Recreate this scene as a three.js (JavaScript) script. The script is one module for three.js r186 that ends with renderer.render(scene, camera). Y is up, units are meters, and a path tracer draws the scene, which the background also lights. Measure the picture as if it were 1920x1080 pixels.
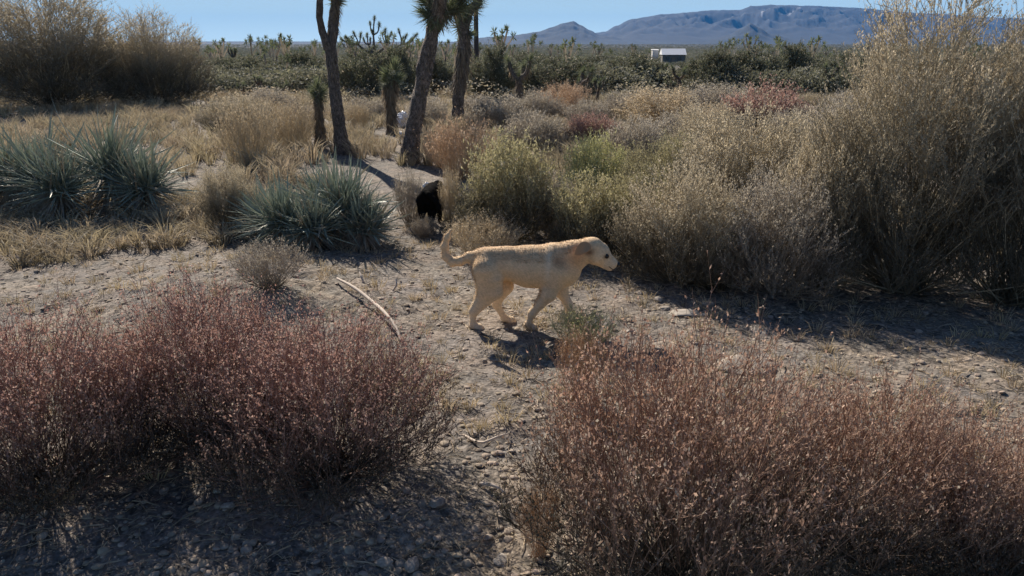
import * as THREE from 'three';
import { MarchingCubes } from 'three/addons/objects/MarchingCubes.js';
import { mergeGeometries, mergeVertices } from 'three/addons/utils/BufferGeometryUtils.js';
import { ImprovedNoise } from 'three/addons/math/ImprovedNoise.js';

// ------------------------------------------------------------ camera, sky, sun, exposure
const R = Math.PI / 180, EYE = 1.6, PITCH = 17.9 * R, FPX = 1415;
const scene = new THREE.Scene();
const camera = new THREE.PerspectiveCamera(2 * Math.atan(540 / FPX) / R, 1024 / 576, 0.1, 20000);
camera.position.set(0, EYE, 0);
camera.rotation.x = -PITCH;
const renderer = new THREE.WebGLRenderer({ antialias: true });
renderer.toneMapping = THREE.LinearToneMapping;
renderer.toneMappingExposure = 1.95;
renderer.shadowMap.enabled = true;
const SUN_EL = 35 * R, SUN_AZ = 29 * R;          // azimuth: left of the view direction, in front of the camera
const sunDir = new THREE.Vector3(-Math.sin(SUN_AZ) * Math.cos(SUN_EL), Math.sin(SUN_EL), -Math.cos(SUN_AZ) * Math.cos(SUN_EL));
const sun = new THREE.DirectionalLight(new THREE.Color(1, 0.895, 0.76), 4.3);
sun.position.copy(sunDir).multiplyScalar(60);
sun.castShadow = true;
Object.assign(sun.shadow.camera, { left: -30, right: 30, top: 30, bottom: -30, near: 1, far: 140 });
sun.shadow.mapSize.set(4096, 4096);
scene.add(sun, sun.target);
{ // clear winter sky
  const W = 512, H = 256, d = new Float32Array(W * H * 4);
  for (let r = 0; r < H; r++) for (let c = 0; c < W; c++) {
    const el = ((r + 0.5) / H - 0.5) * Math.PI, az = ((c + 0.5) / W - 0.5) * 2 * Math.PI;
    const x = Math.cos(az) * Math.cos(el), y = Math.sin(el), z = Math.sin(az) * Math.cos(el);
    const cs = x * sunDir.x + y * sunDir.y + z * sunDir.z, u = Math.pow(1 - Math.max(0, y), 6);
    const lo = [0.34, 0.487, 0.575], hi = [0.028, 0.058, 0.126], g = 0.06 * Math.pow(Math.max(0, cs), 8) + 0.22 * Math.pow(Math.max(0, cs), 60);
    for (let k = 0; k < 3; k++) d[(r * W + c) * 4 + k] = hi[k] + (lo[k] - hi[k]) * u + [0.085, 0.06, 0.025][k] * Math.pow(1 - Math.max(0, y), 40) + g * [1, 0.95, 0.85][k];
    d[(r * W + c) * 4 + 3] = 1;
  }
  const t = new THREE.DataTexture(d, W, H, THREE.RGBAFormat, THREE.FloatType);
  t.mapping = THREE.EquirectangularReflectionMapping; t.magFilter = THREE.LinearFilter; t.needsUpdate = true;
  scene.background = t; scene.environment = t;
}
scene.fog = new THREE.FogExp2(new THREE.Color(0.07, 0.38, 1.0), 0.00008);

// ------------------------------------------------------------ helpers
function rng(a) { return () => { a = (a + 0x6d2b79f5) | 0; let t = Math.imul(a ^ (a >>> 15), 1 | a); t = (t + Math.imul(t ^ (t >>> 7), 61 | t)) ^ t; return ((t ^ (t >>> 14)) >>> 0) / 4294967296; }; }
const perlin = new ImprovedNoise();
const N = (x, y, z = 0) => perlin.noise(x + 31.7, y + 12.3, z + 5.1);
const fbm = (x, y, o = 4) => { let s = 0, a = 0.5; for (let i = 0; i < o; i++) { s += a * N(x, y, i * 7.7); x *= 2.03; y *= 2.03; a *= 0.5; } return s; };
const sst = (a, b, x) => { const t = Math.min(1, Math.max(0, (x - a) / (b - a))); return t * t * (3 - 2 * t); };
const lerp = (a, b, t) => a + (b - a) * t;
const V = (x, y, z) => new THREE.Vector3(x, y, z);
// the ray of a point of the photograph, and where it meets a height or a distance: used to survey real positions
function ray(px, py) { const x = (px - 960) / FPX, y = (540 - py) / FPX, c = Math.cos(PITCH), s = Math.sin(PITCH); return V(x, y * c - s, -y * s - c); }
function at(px, py, h = 0) { const r = ray(px, py), t = (h - EYE) / r.y; return V(r.x * t, h, r.z * t); }
function atDist(px, py, dist) { const r = ray(px, py), t = dist / -r.z; return V(r.x * t, EYE + r.y * t, -dist); }

function groundH(x, z) {
  const d = Math.hypot(x, z);
  let h = 0.05 * fbm(x * 0.5, z * 0.5, 3) * sst(0, 3, d) + 0.5 * fbm(x * 0.05, z * 0.05, 2) * sst(14, 60, d);
  if (d < 14) { h += 0.028 * fbm(x * 2.1 + 9, z * 2.1, 4) * (1 - sst(8, 14, d)); if (d < 8) h -= 0.012 * sst(0.18, 0.42, N(x * 5.2, z * 5.2, 4)) + 0.010 * Math.abs(N(x * 9, z * 9, 8)); }
  const b = (cx, cz, r, a) => { const q = ((x - cx) ** 2 + (z - cz) ** 2) / (r * r); return q < 9 ? a * Math.exp(-q) : 0; };
  h += b(-1.95, -4.9, 0.75, 0.12) + b(2.6, -3.2, 0.7, 0.04) + b(-3, -13, 4, 0.15);
  h += -3.4 * sst(32, 220, d) + 4.2 * sst(420, 2600, d) + 30 * sst(2500, 9000, d);
  return h;
}
const used = {};
function numbered(n) { used[n] = (used[n] ?? -1) + 1; return used[n] ? `${n}_${String(used[n]).padStart(3, '0')}` : n; }
function tag(o, label, category, group, kind) { Object.assign(o.userData, { label, category }); if (group) o.userData.group = group; if (kind) o.userData.kind = kind; return o; }
function thing(name, label, category, pos, group) { const o = new THREE.Group(); o.name = numbered(name); o.position.copy(pos); scene.add(o); return tag(o, label, category, group); }
function part(parent, name, geo, mat, stuff) { const m = new THREE.Mesh(geo, mat); m.name = name; if (stuff) m.userData.kind = 'stuff'; parent.add(m); return m; }
const std = (c, rough = 0.9, extra = {}) => new THREE.MeshStandardMaterial({ color: Array.isArray(c) ? new THREE.Color().setRGB(...c) : c, roughness: rough, ...extra });
const WHITE = [1, 1, 1];
const mStem = std(WHITE, 0.85, { vertexColors: true, side: THREE.DoubleSide });
const leafMat = (tint = WHITE, tr = 0.42) => new THREE.MeshPhysicalMaterial({ color: new THREE.Color().setRGB(...tint), roughness: 0.95, transmission: tr, thickness: 0, vertexColors: true, side: THREE.DoubleSide });
const mLeaf = leafMat(), mSeed = leafMat(WHITE, 0.4);

// collects ribbons and leaf-sized faces with a colour each
class Strands {
  constructor(seed) { this.p = []; this.c = []; this.r = rng(seed); }
  tri(a, b, c, k) { this.p.push(a.x, a.y, a.z, b.x, b.y, b.z, c.x, c.y, c.z); for (let i = 0; i < 3; i++) this.c.push(k[0], k[1], k[2]); }
  seg(a, b, w0, w1, k) {
    const r = this.r; let dx = b.x - a.x, dy = b.y - a.y, dz = b.z - a.z;
    const ux = r() - 0.5, uy = (r() - 0.5) * 0.6, uz = r() - 0.5;
    let sx = dy * uz - dz * uy, sy = dz * ux - dx * uz, sz = dx * uy - dy * ux; const l = Math.hypot(sx, sy, sz) || 1; sx /= l; sy /= l; sz /= l;
    const A = V(a.x + sx * w0 / 2, a.y + sy * w0 / 2, a.z + sz * w0 / 2), B = V(a.x - sx * w0 / 2, a.y - sy * w0 / 2, a.z - sz * w0 / 2);
    const C = V(b.x + sx * w1 / 2, b.y + sy * w1 / 2, b.z + sz * w1 / 2), D = V(b.x - sx * w1 / 2, b.y - sy * w1 / 2, b.z - sz * w1 / 2);
    this.tri(A, B, C, k); if (w1 > 0.0002) this.tri(B, D, C, k);
  }
  leaf(a, len, wid, k, up = 0.3) { // a diamond
    const r = this.r, d = V(r() - 0.5, r() - 0.5 + up, r() - 0.5).normalize().multiplyScalar(len), s = V(r() - 0.5, r() - 0.5, r() - 0.5).cross(d).normalize().multiplyScalar(wid / 2);
    const m = a.clone().addScaledVector(d, 0.45), e = a.clone().add(d);
    this.tri(a, m.clone().add(s), e, k); this.tri(a, e, m.sub(s), k);
  }
  geo() { const g = new THREE.BufferGeometry(); g.setAttribute('position', new THREE.Float32BufferAttribute(this.p, 3)); g.setAttribute('color', new THREE.Float32BufferAttribute(this.c, 3)); g.computeVertexNormals(); return g; }
}
const vary = (r, a, b, j = 0.15) => { const t = r(), s = 1 + (r() - 0.5) * 2 * j; return [lerp(a[0], b[0], t) * s, lerp(a[1], b[1], t) * s, lerp(a[2], b[2], t) * s]; };

/* A shrub of fine stems about 1 m wide and 1 m tall times (rad, hgt): main stems curve out of one crown of roots, fork into twigs, carry small leaves or seed heads. */
function shrubGeo(o) {
  const { seed, rad, hgt, stems, subs, twigs = 2, w = 0.005, subLen = 0.25, spread = 80, upright = 0.5, stemA, stemB, tipA, tipB, foot, tipN = 3, tipL = 0.012, tipW = 0.006, leafFrom = 0.3, gaps = 0.35 } = o;
  const S = new Strands(seed), L = new Strands(seed + 1), r = S.r;
  for (let i = 0; i < stems; i++) {
    const az = r() * 2 * Math.PI, th = Math.pow(r(), 0.62) * spread * R;
    let lump = 1 + gaps * N(Math.cos(az) * 1.6 + seed, Math.sin(az) * 1.6, th * 2.2) + (r() - 0.5) * 0.22; lump = Math.min(lump, 1.0 + 0.08 * r());
    const tip = V(Math.sin(th) * Math.cos(az) * rad * lump, Math.max(0.05, Math.pow(Math.cos(th), 0.75)) * hgt * lump, Math.sin(th) * Math.sin(az) * rad * lump);
    const b0 = V((r() - 0.5) * rad * 0.35, -0.03, (r() - 0.5) * rad * 0.35);
    const mid = V(lerp(b0.x, tip.x, 0.62), tip.y * (0.5 - upright * 0.25) , lerp(b0.z, tip.z, 0.62));
    const curve = (t) => V((1 - t) * (1 - t) * b0.x + 2 * t * (1 - t) * mid.x + t * t * tip.x, (1 - t) * (1 - t) * b0.y + 2 * t * (1 - t) * mid.y + t * t * tip.y, (1 - t) * (1 - t) * b0.z + 2 * t * (1 - t) * mid.z + t * t * tip.z);
    const kc = vary(r, stemA, stemB), n = 5; let q = curve(0);
    for (let s = 1; s <= n; s++) { const e = curve(s / n); e.x += (r() - 0.5) * 0.02; e.z += (r() - 0.5) * 0.02; S.seg(q, e, w * (1.6 - 1.1 * (s - 1) / n), w * (1.6 - 1.1 * s / n), foot ? foot.map((v, c) => lerp(v, kc[c], sst(0.25, 0.8, s / n))) : kc); q = e; }  // stems darken downward: base shade painted into the vertex colour
    for (let j = 0; j < subs; j++) {
      const t = 0.35 + 0.65 * Math.sqrt(r()), a = curve(t), out = V(tip.x, 0, tip.z).normalize();
      const d = V((r() - 0.5) * 1.3 + out.x * 0.35, 0.35 + upright * r() * 1.2, (r() - 0.5) * 1.3 + out.z * 0.35).normalize(), len = subLen * (0.5 + r() * 0.8) * Math.min(rad, hgt) ;
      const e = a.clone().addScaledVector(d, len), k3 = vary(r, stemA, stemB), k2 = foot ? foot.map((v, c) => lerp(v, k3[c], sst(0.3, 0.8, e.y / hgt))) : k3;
      S.seg(a, e, w * 0.7, w * 0.4, k2);
      for (let m = 0; m < twigs; m++) {
        const f = a.clone().lerp(e, 0.3 + 0.7 * r()), d2 = V(d.x + (r() - 0.5) * 1.1, d.y + (r() - 0.3) * 0.8, d.z + (r() - 0.5) * 1.1).normalize(), g = f.clone().addScaledVector(d2, len * (0.3 + 0.4 * r()));
        S.seg(f, g, w * 0.45, w * 0.25, k2);
        for (let l = 0; l < tipN; l++) if (t > leafFrom) { const at0 = f.clone().lerp(g, r()), lc = r() < 0.06 ? [0.52, 0.45, 0.36] : vary(r, tipA, tipB, 0.25); L.leaf(at0, tipL * (0.6 + r() * 0.8), tipW * (0.6 + r() * 0.8), foot ? lc.map((v, c) => lerp(foot[c] * 1.2, v, sst(0.35, 0.85, at0.y / hgt))) : lc, 0.35); }  // pale flecks are painted glints; low leaves darken to the painted base shade
      }
    }
  }
  return [S.geo(), L.geo()];
}
/* A tuft of dry grass blades. */
function tuftGeo(seed, n, h, spread, w, a, b) {
  const S = new Strands(seed), r = S.r;
  for (let i = 0; i < n; i++) {
    const az = r() * 6.283, l = h * (0.5 + r() * 0.6), o = Math.pow(r(), 0.8) * spread, bend = 0.15 + r() * 0.5, b0 = V(Math.cos(az) * o * 0.35, -0.01, Math.sin(az) * o * 0.35);
    const m = V(b0.x + Math.cos(az) * o * 0.4, l * 0.6, b0.z + Math.sin(az) * o * 0.4), e = V(b0.x + Math.cos(az) * (o * 0.7 + bend * l * 0.5), l * (1 - bend * 0.3), b0.z + Math.sin(az) * (o * 0.7 + bend * l * 0.5)), k = vary(r, a, b, 0.2);
    S.seg(b0, m, w, w * 0.8, k); S.seg(m, e, w * 0.8, 0, k);
  }
  return S.geo();
}
// ------------------------------------------------------------ ground
function tileNoise(size, cells, seed) { // tileable value noise
  const r = rng(seed), g = new Float32Array(cells * cells).map(() => r()), out = new Float32Array(size * size);
  for (let y = 0; y < size; y++) for (let x = 0; x < size; x++) {
    const u = x / size * cells, v = y / size * cells, i = Math.floor(u), j = Math.floor(v); let a = u - i, b = v - j; a = a * a * (3 - 2 * a); b = b * b * (3 - 2 * b);
    const G = (p, q) => g[(q % cells) * cells + (p % cells)];
    out[y * size + x] = lerp(lerp(G(i, j), G(i + 1, j), a), lerp(G(i, j + 1), G(i + 1, j + 1), a), b);
  }
  return out;
}
function dataTex(arr, size, srgb) { const t = new THREE.DataTexture(arr, size, size, THREE.RGBAFormat); t.wrapS = t.wrapT = THREE.RepeatWrapping; t.magFilter = THREE.LinearFilter; if (srgb) t.colorSpace = THREE.SRGBColorSpace; t.needsUpdate = true; return t; }
{
  const S = 1024, n = [8, 24, 64, 160, 400].map((c, i) => tileNoise(S, c, 40 + i)), col = new Uint8Array(S * S * 4), bmp = new Uint8Array(S * S * 4), r = rng(77);
  for (let i = 0; i < S * S; i++) {
    const a = n[0][i] * 0.3 + n[1][i] * 0.25 + n[2][i] * 0.2 + n[3][i] * 0.25, fine = n[4][i], grit = n[3][i] > 0.8 ? 0.12 : 0, dark = n[2][i] * n[3][i] < 0.09 ? -0.16 : 0;
    const v = 0.74 + (a - 0.5) * 0.42 + (fine - 0.5) * 0.26 + grit + dark, w = (n[1][i] - 0.5) * 0.06;
    col.set([Math.min(255, 255 * v * (1 + w)), Math.min(255, 255 * v), Math.min(255, 255 * v * (1 - w)), 255], i * 4);
    const h = 255 * Math.min(1, Math.max(0, 0.45 * n[1][i] + 0.25 * n[2][i] + 0.2 * n[3][i] + 0.1 * fine)); bmp.set([h, h, h, 255], i * 4);
  }
  const map = dataTex(col, S, true), bump = dataTex(bmp, S, false);
  const axis = (lo, hi, a, b, step, grow) => { const out = [a]; for (let v = a + step; v <= b; v += step) out.push(v); let s = step; for (let v = out[out.length - 1]; v < hi;) { s *= grow; v += s; out.push(v); } s = step; for (let v = a; v > lo;) { s *= grow; v -= s; out.unshift(v); } return out; };
  const xs = axis(-6500, 6500, -3.4, 3.8, 0.03, 1.09), zs = axis(-6800, 60, -7, -1.4, 0.03, 1.085);
  const pos = [], uv = [], cl = [], idx = [];
  for (const z of zs) for (const x of xs) {
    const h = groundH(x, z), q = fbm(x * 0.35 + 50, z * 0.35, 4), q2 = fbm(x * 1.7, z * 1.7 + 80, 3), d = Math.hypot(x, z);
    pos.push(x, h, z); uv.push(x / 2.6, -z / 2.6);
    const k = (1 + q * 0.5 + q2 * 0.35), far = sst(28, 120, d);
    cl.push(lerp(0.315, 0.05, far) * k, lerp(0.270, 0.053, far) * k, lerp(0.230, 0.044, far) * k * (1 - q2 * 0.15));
  }
  for (let j = 0; j < zs.length - 1; j++) for (let i = 0; i < xs.length - 1; i++) { const a = j * xs.length + i, b = a + xs.length; idx.push(a, b, a + 1, b, b + 1, a + 1); }
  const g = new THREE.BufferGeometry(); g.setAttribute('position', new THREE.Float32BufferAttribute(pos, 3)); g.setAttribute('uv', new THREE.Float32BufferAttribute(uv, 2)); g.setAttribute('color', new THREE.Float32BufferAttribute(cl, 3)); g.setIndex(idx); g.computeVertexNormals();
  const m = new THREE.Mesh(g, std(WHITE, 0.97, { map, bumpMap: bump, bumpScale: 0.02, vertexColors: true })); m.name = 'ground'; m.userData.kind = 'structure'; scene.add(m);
}
// ------------------------------------------------------------ mountains
function range(name, D, depth, prof, albedo, seed) {
  const azs = prof.map(([px]) => Math.atan((px - 960) / FPX / Math.cos(PITCH) )), n = 760, m = 64, pos = [], col = [], idx = [];
  for (let i = 0; i <= n; i++) {
    const px = lerp(prof[0][0], prof[prof.length - 1][0], i / n); let k = 0; while (k < prof.length - 2 && px > prof[k + 1][0]) k++;
    const t = (px - prof[k][0]) / (prof[k + 1][0] - prof[k][0]), py = lerp(prof[k][1], prof[k + 1][1], t * t * (3 - 2 * t) * 0.5 + t * 0.5);
    const crest = atDist(px, py + 1.3 * N(px / 26, seed, 1) + 0.7 * N(px / 9, seed, 2), D), ux = crest.x / D;
    for (let j = 0; j <= m; j++) {
      const s = j / m * 1.6, dist = D + (s - 1) * depth, x = ux * dist, z = -dist, base = groundH(x, z) - 4;
      const ridge = 1 - Math.abs(N(x / 210 + seed, z / 330, 1)) * 2, sm = fbm(x / 120 + seed, z / 160, 4);
      const gul = 1 - Math.abs(N(x / 75 + seed * 3, z / 260, 6)) * 2.4; const f = s < 1 ? Math.pow(s, 1.25) : 1 - (s - 1) * 1.2, q = Math.min(1, Math.max(0, s)) * Math.min(1, Math.abs(1 - s) * 3);
      const H = (crest.y - base) * f; pos.push(x, base + H + H * q * (ridge * 0.5 - 0.36 + sm * 0.7 + gul * 0.16), z);
      const c = 1 + sm * 0.9 + ridge * 0.3 + gul * 0.25, snow = (a, b, e, f0) => Math.abs(px - lerp(a, b, (s - e) / f0)) < 2.2 + 4 * N(px * 0.3, s * 9, 2) && s > e && s < e + f0; if (seed === 3 && (snow(1428, 1446, 0.66, 0.26) || snow(1472, 1505, 0.74, 0.2))) { col.push(0.3, 0.31, 0.34); continue; } const pale = N(x / 60 + 9, z / 380, 3) > 0.42 && s > 0.5 ? 1.5 : 1; col.push(albedo[0] * c * pale, albedo[1] * c * pale, albedo[2] * c * pale);
    }
  }
  for (let i = 0; i < n; i++) for (let j = 0; j < m; j++) { const a = i * (m + 1) + j, b = a + m + 1; idx.push(a, b, a + 1, b, b + 1, a + 1); }
  const g = new THREE.BufferGeometry(); g.setAttribute('position', new THREE.Float32BufferAttribute(pos, 3)); g.setAttribute('color', new THREE.Float32BufferAttribute(col, 3)); g.setIndex(idx); g.computeVertexNormals();
  const me = new THREE.Mesh(g, std(WHITE, 1, { vertexColors: true, side: THREE.DoubleSide })); me.name = name; me.userData.kind = 'structure'; scene.add(me); return me;
}
range('mountains', 5200, 1500, [[1085, 76], [1110, 62], [1135, 60], [1155, 48], [1185, 36], [1240, 27], [1290, 23], [1335, 19], [1390, 18], [1412, 11], [1450, 9], [1503, 10], [1600, 14], [1720, 24], [1900, 34], [2150, 52], [2400, 72]], [0.030, 0.034, 0.042], 3);
range('hills', 4200, 800, [[850, 78], [905, 70], [960, 66.5], [1005, 60], [1035, 51], [1058, 43], [1075, 39], [1088, 46], [1105, 56], [1125, 66], [1180, 73], [1260, 77]], [0.022, 0.028, 0.036], 11);
range('hills_002', 3500, 420, [[1320, 77], [1362, 67], [1388, 55], [1407, 42], [1422, 51], [1448, 64], [1490, 75], [1530, 78]], [0.02, 0.025, 0.032], 31);
range('hills_001', 4600, 700, [[300, 82], [430, 79], [500, 80], [520, 77.5], [545, 77.5], [570, 80], [660, 80], [700, 82]], [0.03, 0.034, 0.04], 23);

// ------------------------------------------------------------ shrub kinds
const C = { // stem colours a..b, leaf or seed-head colours a..b, duller colour near the foot, darkened further with painted base shade
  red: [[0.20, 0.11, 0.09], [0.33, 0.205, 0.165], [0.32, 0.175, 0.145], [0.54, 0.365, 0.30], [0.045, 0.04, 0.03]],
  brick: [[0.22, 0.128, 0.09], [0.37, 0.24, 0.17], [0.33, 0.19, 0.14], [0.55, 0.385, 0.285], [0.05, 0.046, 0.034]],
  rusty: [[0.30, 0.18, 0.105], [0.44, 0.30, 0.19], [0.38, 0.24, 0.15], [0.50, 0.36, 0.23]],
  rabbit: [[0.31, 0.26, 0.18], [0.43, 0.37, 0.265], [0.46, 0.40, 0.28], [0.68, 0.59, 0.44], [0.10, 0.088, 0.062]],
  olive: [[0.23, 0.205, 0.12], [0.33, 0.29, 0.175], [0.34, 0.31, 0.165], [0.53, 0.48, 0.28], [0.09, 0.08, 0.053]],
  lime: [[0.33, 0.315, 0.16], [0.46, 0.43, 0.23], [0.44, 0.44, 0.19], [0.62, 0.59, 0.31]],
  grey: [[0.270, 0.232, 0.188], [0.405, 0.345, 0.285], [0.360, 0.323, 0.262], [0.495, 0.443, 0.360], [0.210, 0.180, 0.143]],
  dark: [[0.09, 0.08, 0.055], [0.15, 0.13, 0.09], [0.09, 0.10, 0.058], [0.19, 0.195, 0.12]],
  straw: [[0.40, 0.325, 0.215], [0.56, 0.47, 0.33], [0.44, 0.36, 0.24], [0.60, 0.50, 0.36]],
  orange: [[0.420, 0.300, 0.195], [0.570, 0.420, 0.277], [0.495, 0.345, 0.232], [0.675, 0.495, 0.345]],
};
const KINDS = {
  red: { w: 0.0042, stems: 340, subs: 10, twigs: 2, tipN: 4, tipL: 0.013, tipW: 0.0075, upright: 0.75, spread: 86, subLen: 0.27, rad: 0.65, hgt: 0.62, gaps: 0.5 },
  rusty: { w: 0.004, stems: 120, subs: 8, twigs: 2, tipN: 2, tipL: 0.012, tipW: 0.006, upright: 0.95, spread: 50, subLen: 0.3, rad: 0.4, hgt: 0.5 },
  rabbit: { w: 0.006, stems: 260, subs: 13, twigs: 2, tipN: 5, tipL: 0.021, tipW: 0.010, upright: 0.55, spread: 88, subLen: 0.24, rad: 0.8, hgt: 0.95, gaps: 0.6 },
  tall: { w: 0.009, stems: 300, subs: 16, twigs: 3, tipN: 6, tipL: 0.024, tipW: 0.010, upright: 0.3, spread: 88, subLen: 0.22, rad: 1.2, hgt: 2.0, gaps: 0.7 },
  olive: { w: 0.006, stems: 200, subs: 12, twigs: 2, tipN: 4, tipL: 0.035, tipW: 0.012, upright: 0.7, spread: 86, subLen: 0.24, rad: 0.7, hgt: 0.8, gaps: 0.55 },
  grey: { w: 0.007, stems: 150, subs: 10, twigs: 2, tipN: 3, tipL: 0.04, tipW: 0.016, upright: 0.6, spread: 86, subLen: 0.26, rad: 0.7, hgt: 0.7, gaps: 0.6 },
  dark: { w: 0.014, stems: 120, subs: 14, twigs: 3, tipN: 5, tipL: 0.06, tipW: 0.028, upright: 0.45, spread: 88, subLen: 0.25, rad: 1.1, hgt: 1.4, gaps: 0.75 },
  straw: { w: 0.005, stems: 190, subs: 5, twigs: 2, tipN: 2, tipL: 0.03, tipW: 0.006, upright: 1.0, spread: 62, subLen: 0.3, rad: 0.5, hgt: 0.5 },
};
const shrubCache = {};
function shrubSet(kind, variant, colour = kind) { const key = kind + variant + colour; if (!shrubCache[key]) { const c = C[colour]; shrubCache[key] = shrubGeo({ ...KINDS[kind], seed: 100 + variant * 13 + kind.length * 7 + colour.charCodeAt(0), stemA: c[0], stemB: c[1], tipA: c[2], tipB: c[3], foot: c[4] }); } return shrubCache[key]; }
let turn = 0;
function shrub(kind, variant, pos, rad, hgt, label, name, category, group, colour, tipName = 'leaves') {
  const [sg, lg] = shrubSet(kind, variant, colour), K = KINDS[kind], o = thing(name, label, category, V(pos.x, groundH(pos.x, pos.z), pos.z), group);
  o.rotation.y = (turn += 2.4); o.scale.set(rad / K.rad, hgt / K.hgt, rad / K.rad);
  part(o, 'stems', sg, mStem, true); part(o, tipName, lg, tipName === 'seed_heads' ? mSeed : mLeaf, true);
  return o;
}
// a shrub surveyed from the photograph: foot line, width and top in picture rows give its place, radius and height
function survey(px, foot, width, top) {
  const f = at(px, foot), d0 = -f.z, rad = width / 2 * (d0 * Math.cos(PITCH) + EYE * Math.sin(PITCH)) / FPX, d = d0 + rad * 0.75, p = atDist(px, foot, d); p.y = 0;
  return { pos: p, rad: rad * 1.02, hgt: Math.max(0.15, atDist(px, top, d).y - groundH(p.x, p.z)) };
}
function shrubAt(kind, variant, s, ...rest) { const q = survey(...s); return shrub(kind, variant, q.pos, q.rad, q.hgt, ...rest); }

// foreground: the dried red buckwheat
const BW = ['dried_buckwheat_bush', 'bush', undefined, 'red', 'seed_heads'];
function red(variant, s, label, colour = 'red') { return shrubAt('red', variant, s, label, BW[0], BW[1], undefined, colour, 'seed_heads'); }
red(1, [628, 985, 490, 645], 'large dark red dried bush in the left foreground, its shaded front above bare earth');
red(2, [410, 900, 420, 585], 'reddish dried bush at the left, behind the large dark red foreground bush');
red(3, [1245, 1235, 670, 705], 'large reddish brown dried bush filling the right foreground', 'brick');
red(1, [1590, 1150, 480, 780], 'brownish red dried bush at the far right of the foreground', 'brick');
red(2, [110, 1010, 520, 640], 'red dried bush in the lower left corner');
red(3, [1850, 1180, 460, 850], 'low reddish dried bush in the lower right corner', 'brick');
shrubAt('rusty', 1, [1080, 775, 130, 640], 'small rusty orange bush of upright twigs behind the right foreground bush', 'rusty_bush', 'bush', undefined, 'rusty', 'seed_heads');
shrubAt('rusty', 2, [1010, 1075, 120, 930], 'small brownish twig clump at the left foot of the right foreground bush', 'rusty_bush', 'bush', undefined, 'rusty', 'seed_heads');
shrubAt('straw', 1, [1092, 672, 150, 592], 'pale yellow-green grassy plant in front of the tan dog', 'grassy_plant', 'plant', undefined, 'lime');
shrubAt('straw', 2, [512, 580, 160, 468], 'dry brown spiky tuft on the mound between yucca and red bush', 'dry_tuft', 'tuft', undefined, 'grey');
shrubAt('straw', 3, [905, 500, 170, 418], 'dry straw-coloured clump right behind the back of the tan dog', 'straw_clump', 'grass clump', undefined, 'straw');
shrubAt('straw', 2, [770, 432, 70, 338], 'pale grey-green dry tuft between the yucca and the black dog', 'dry_tuft', 'tuft', undefined, 'grey');
shrubAt('straw', 1, [846, 436, 50, 335], 'thin dry stalks on the right of the black dog', 'straw_clump', 'grass clump', undefined, 'straw');
shrubAt('straw', 3, [796, 452, 60, 426], 'low pale dry tuft hiding the feet of the black dog', 'dry_tuft', 'tuft', undefined, 'grey');
// the thicket behind the tan dog
const RB = (v, s, label, colour = 'rabbit') => shrubAt('rabbit', v, s, label, 'rabbitbrush', 'shrub', undefined, colour);
RB(1, [1275, 552, 250, 335], 'tan rabbitbrush right of the head of the tan dog');
RB(2, [1440, 575, 260, 345], 'grey-brown rabbitbrush with dark shaded front above the shadowed path on the right', 'grey');
RB(1, [1390, 470, 300, 232], 'tall yellowish tan rabbitbrush at the top of the right thicket');
RB(2, [1530, 560, 200, 262], 'tan rabbitbrush at the right border of the thicket');
shrubAt('tall', 1, [1680, 590, 400, 10], 'very tall tan shrub at the far right behind the path', 'tall_shrub', 'shrub', undefined, 'rabbit');
shrubAt('tall', 2, [1880, 610, 330, 40], 'tall tan shrub at the right end of the scene', 'tall_shrub', 'shrub', undefined, 'rabbit');
RB(2, [1195, 500, 160, 335], 'yellow-olive brush between the olive brown shrub and the tan rabbitbrush', 'olive');
RB(1, [1340, 556, 170, 392], 'low tan brush in front, between the tan and the grey-brown rabbitbrush');
RB(2, [1245, 420, 190, 268], 'yellow-olive rounded shrub left of the tall yellowish rabbitbrush', 'olive');
RB(1, [1480, 450, 190, 248], 'tan shrub behind the grey-brown rabbitbrush at the right');
RB(2, [1045, 452, 130, 350], 'grey-tan brush between the two olive shrubs', 'grey');
RB(1, [1310, 360, 170, 215], 'pale tan brush at the back of the right thicket');
shrubAt('olive', 1, [955, 468, 200, 283], 'olive green shrub behind the straw clump and the back of the dog', 'green_shrub', 'shrub', undefined, 'olive');
shrubAt('olive', 2, [1110, 492, 170, 345], 'olive brown shrub just above the shoulders of the tan dog', 'green_shrub', 'shrub', undefined, 'olive');
shrubAt('olive', 1, [1112, 385, 125, 270], 'bright yellow-green rounded shrub in the middle of the thicket', 'green_shrub', 'shrub', undefined, 'lime');
shrubAt('straw', 1, [865, 352, 150, 240], 'soft pale orange grass clump left of the olive green shrub', 'orange_grass_clump', 'grass clump', undefined, 'orange');
shrubAt('straw', 2, [830, 330, 90, 262], 'small pale orange grass clump beside the thick leaning trunk', 'orange_grass_clump', 'grass clump', undefined, 'orange');
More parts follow.
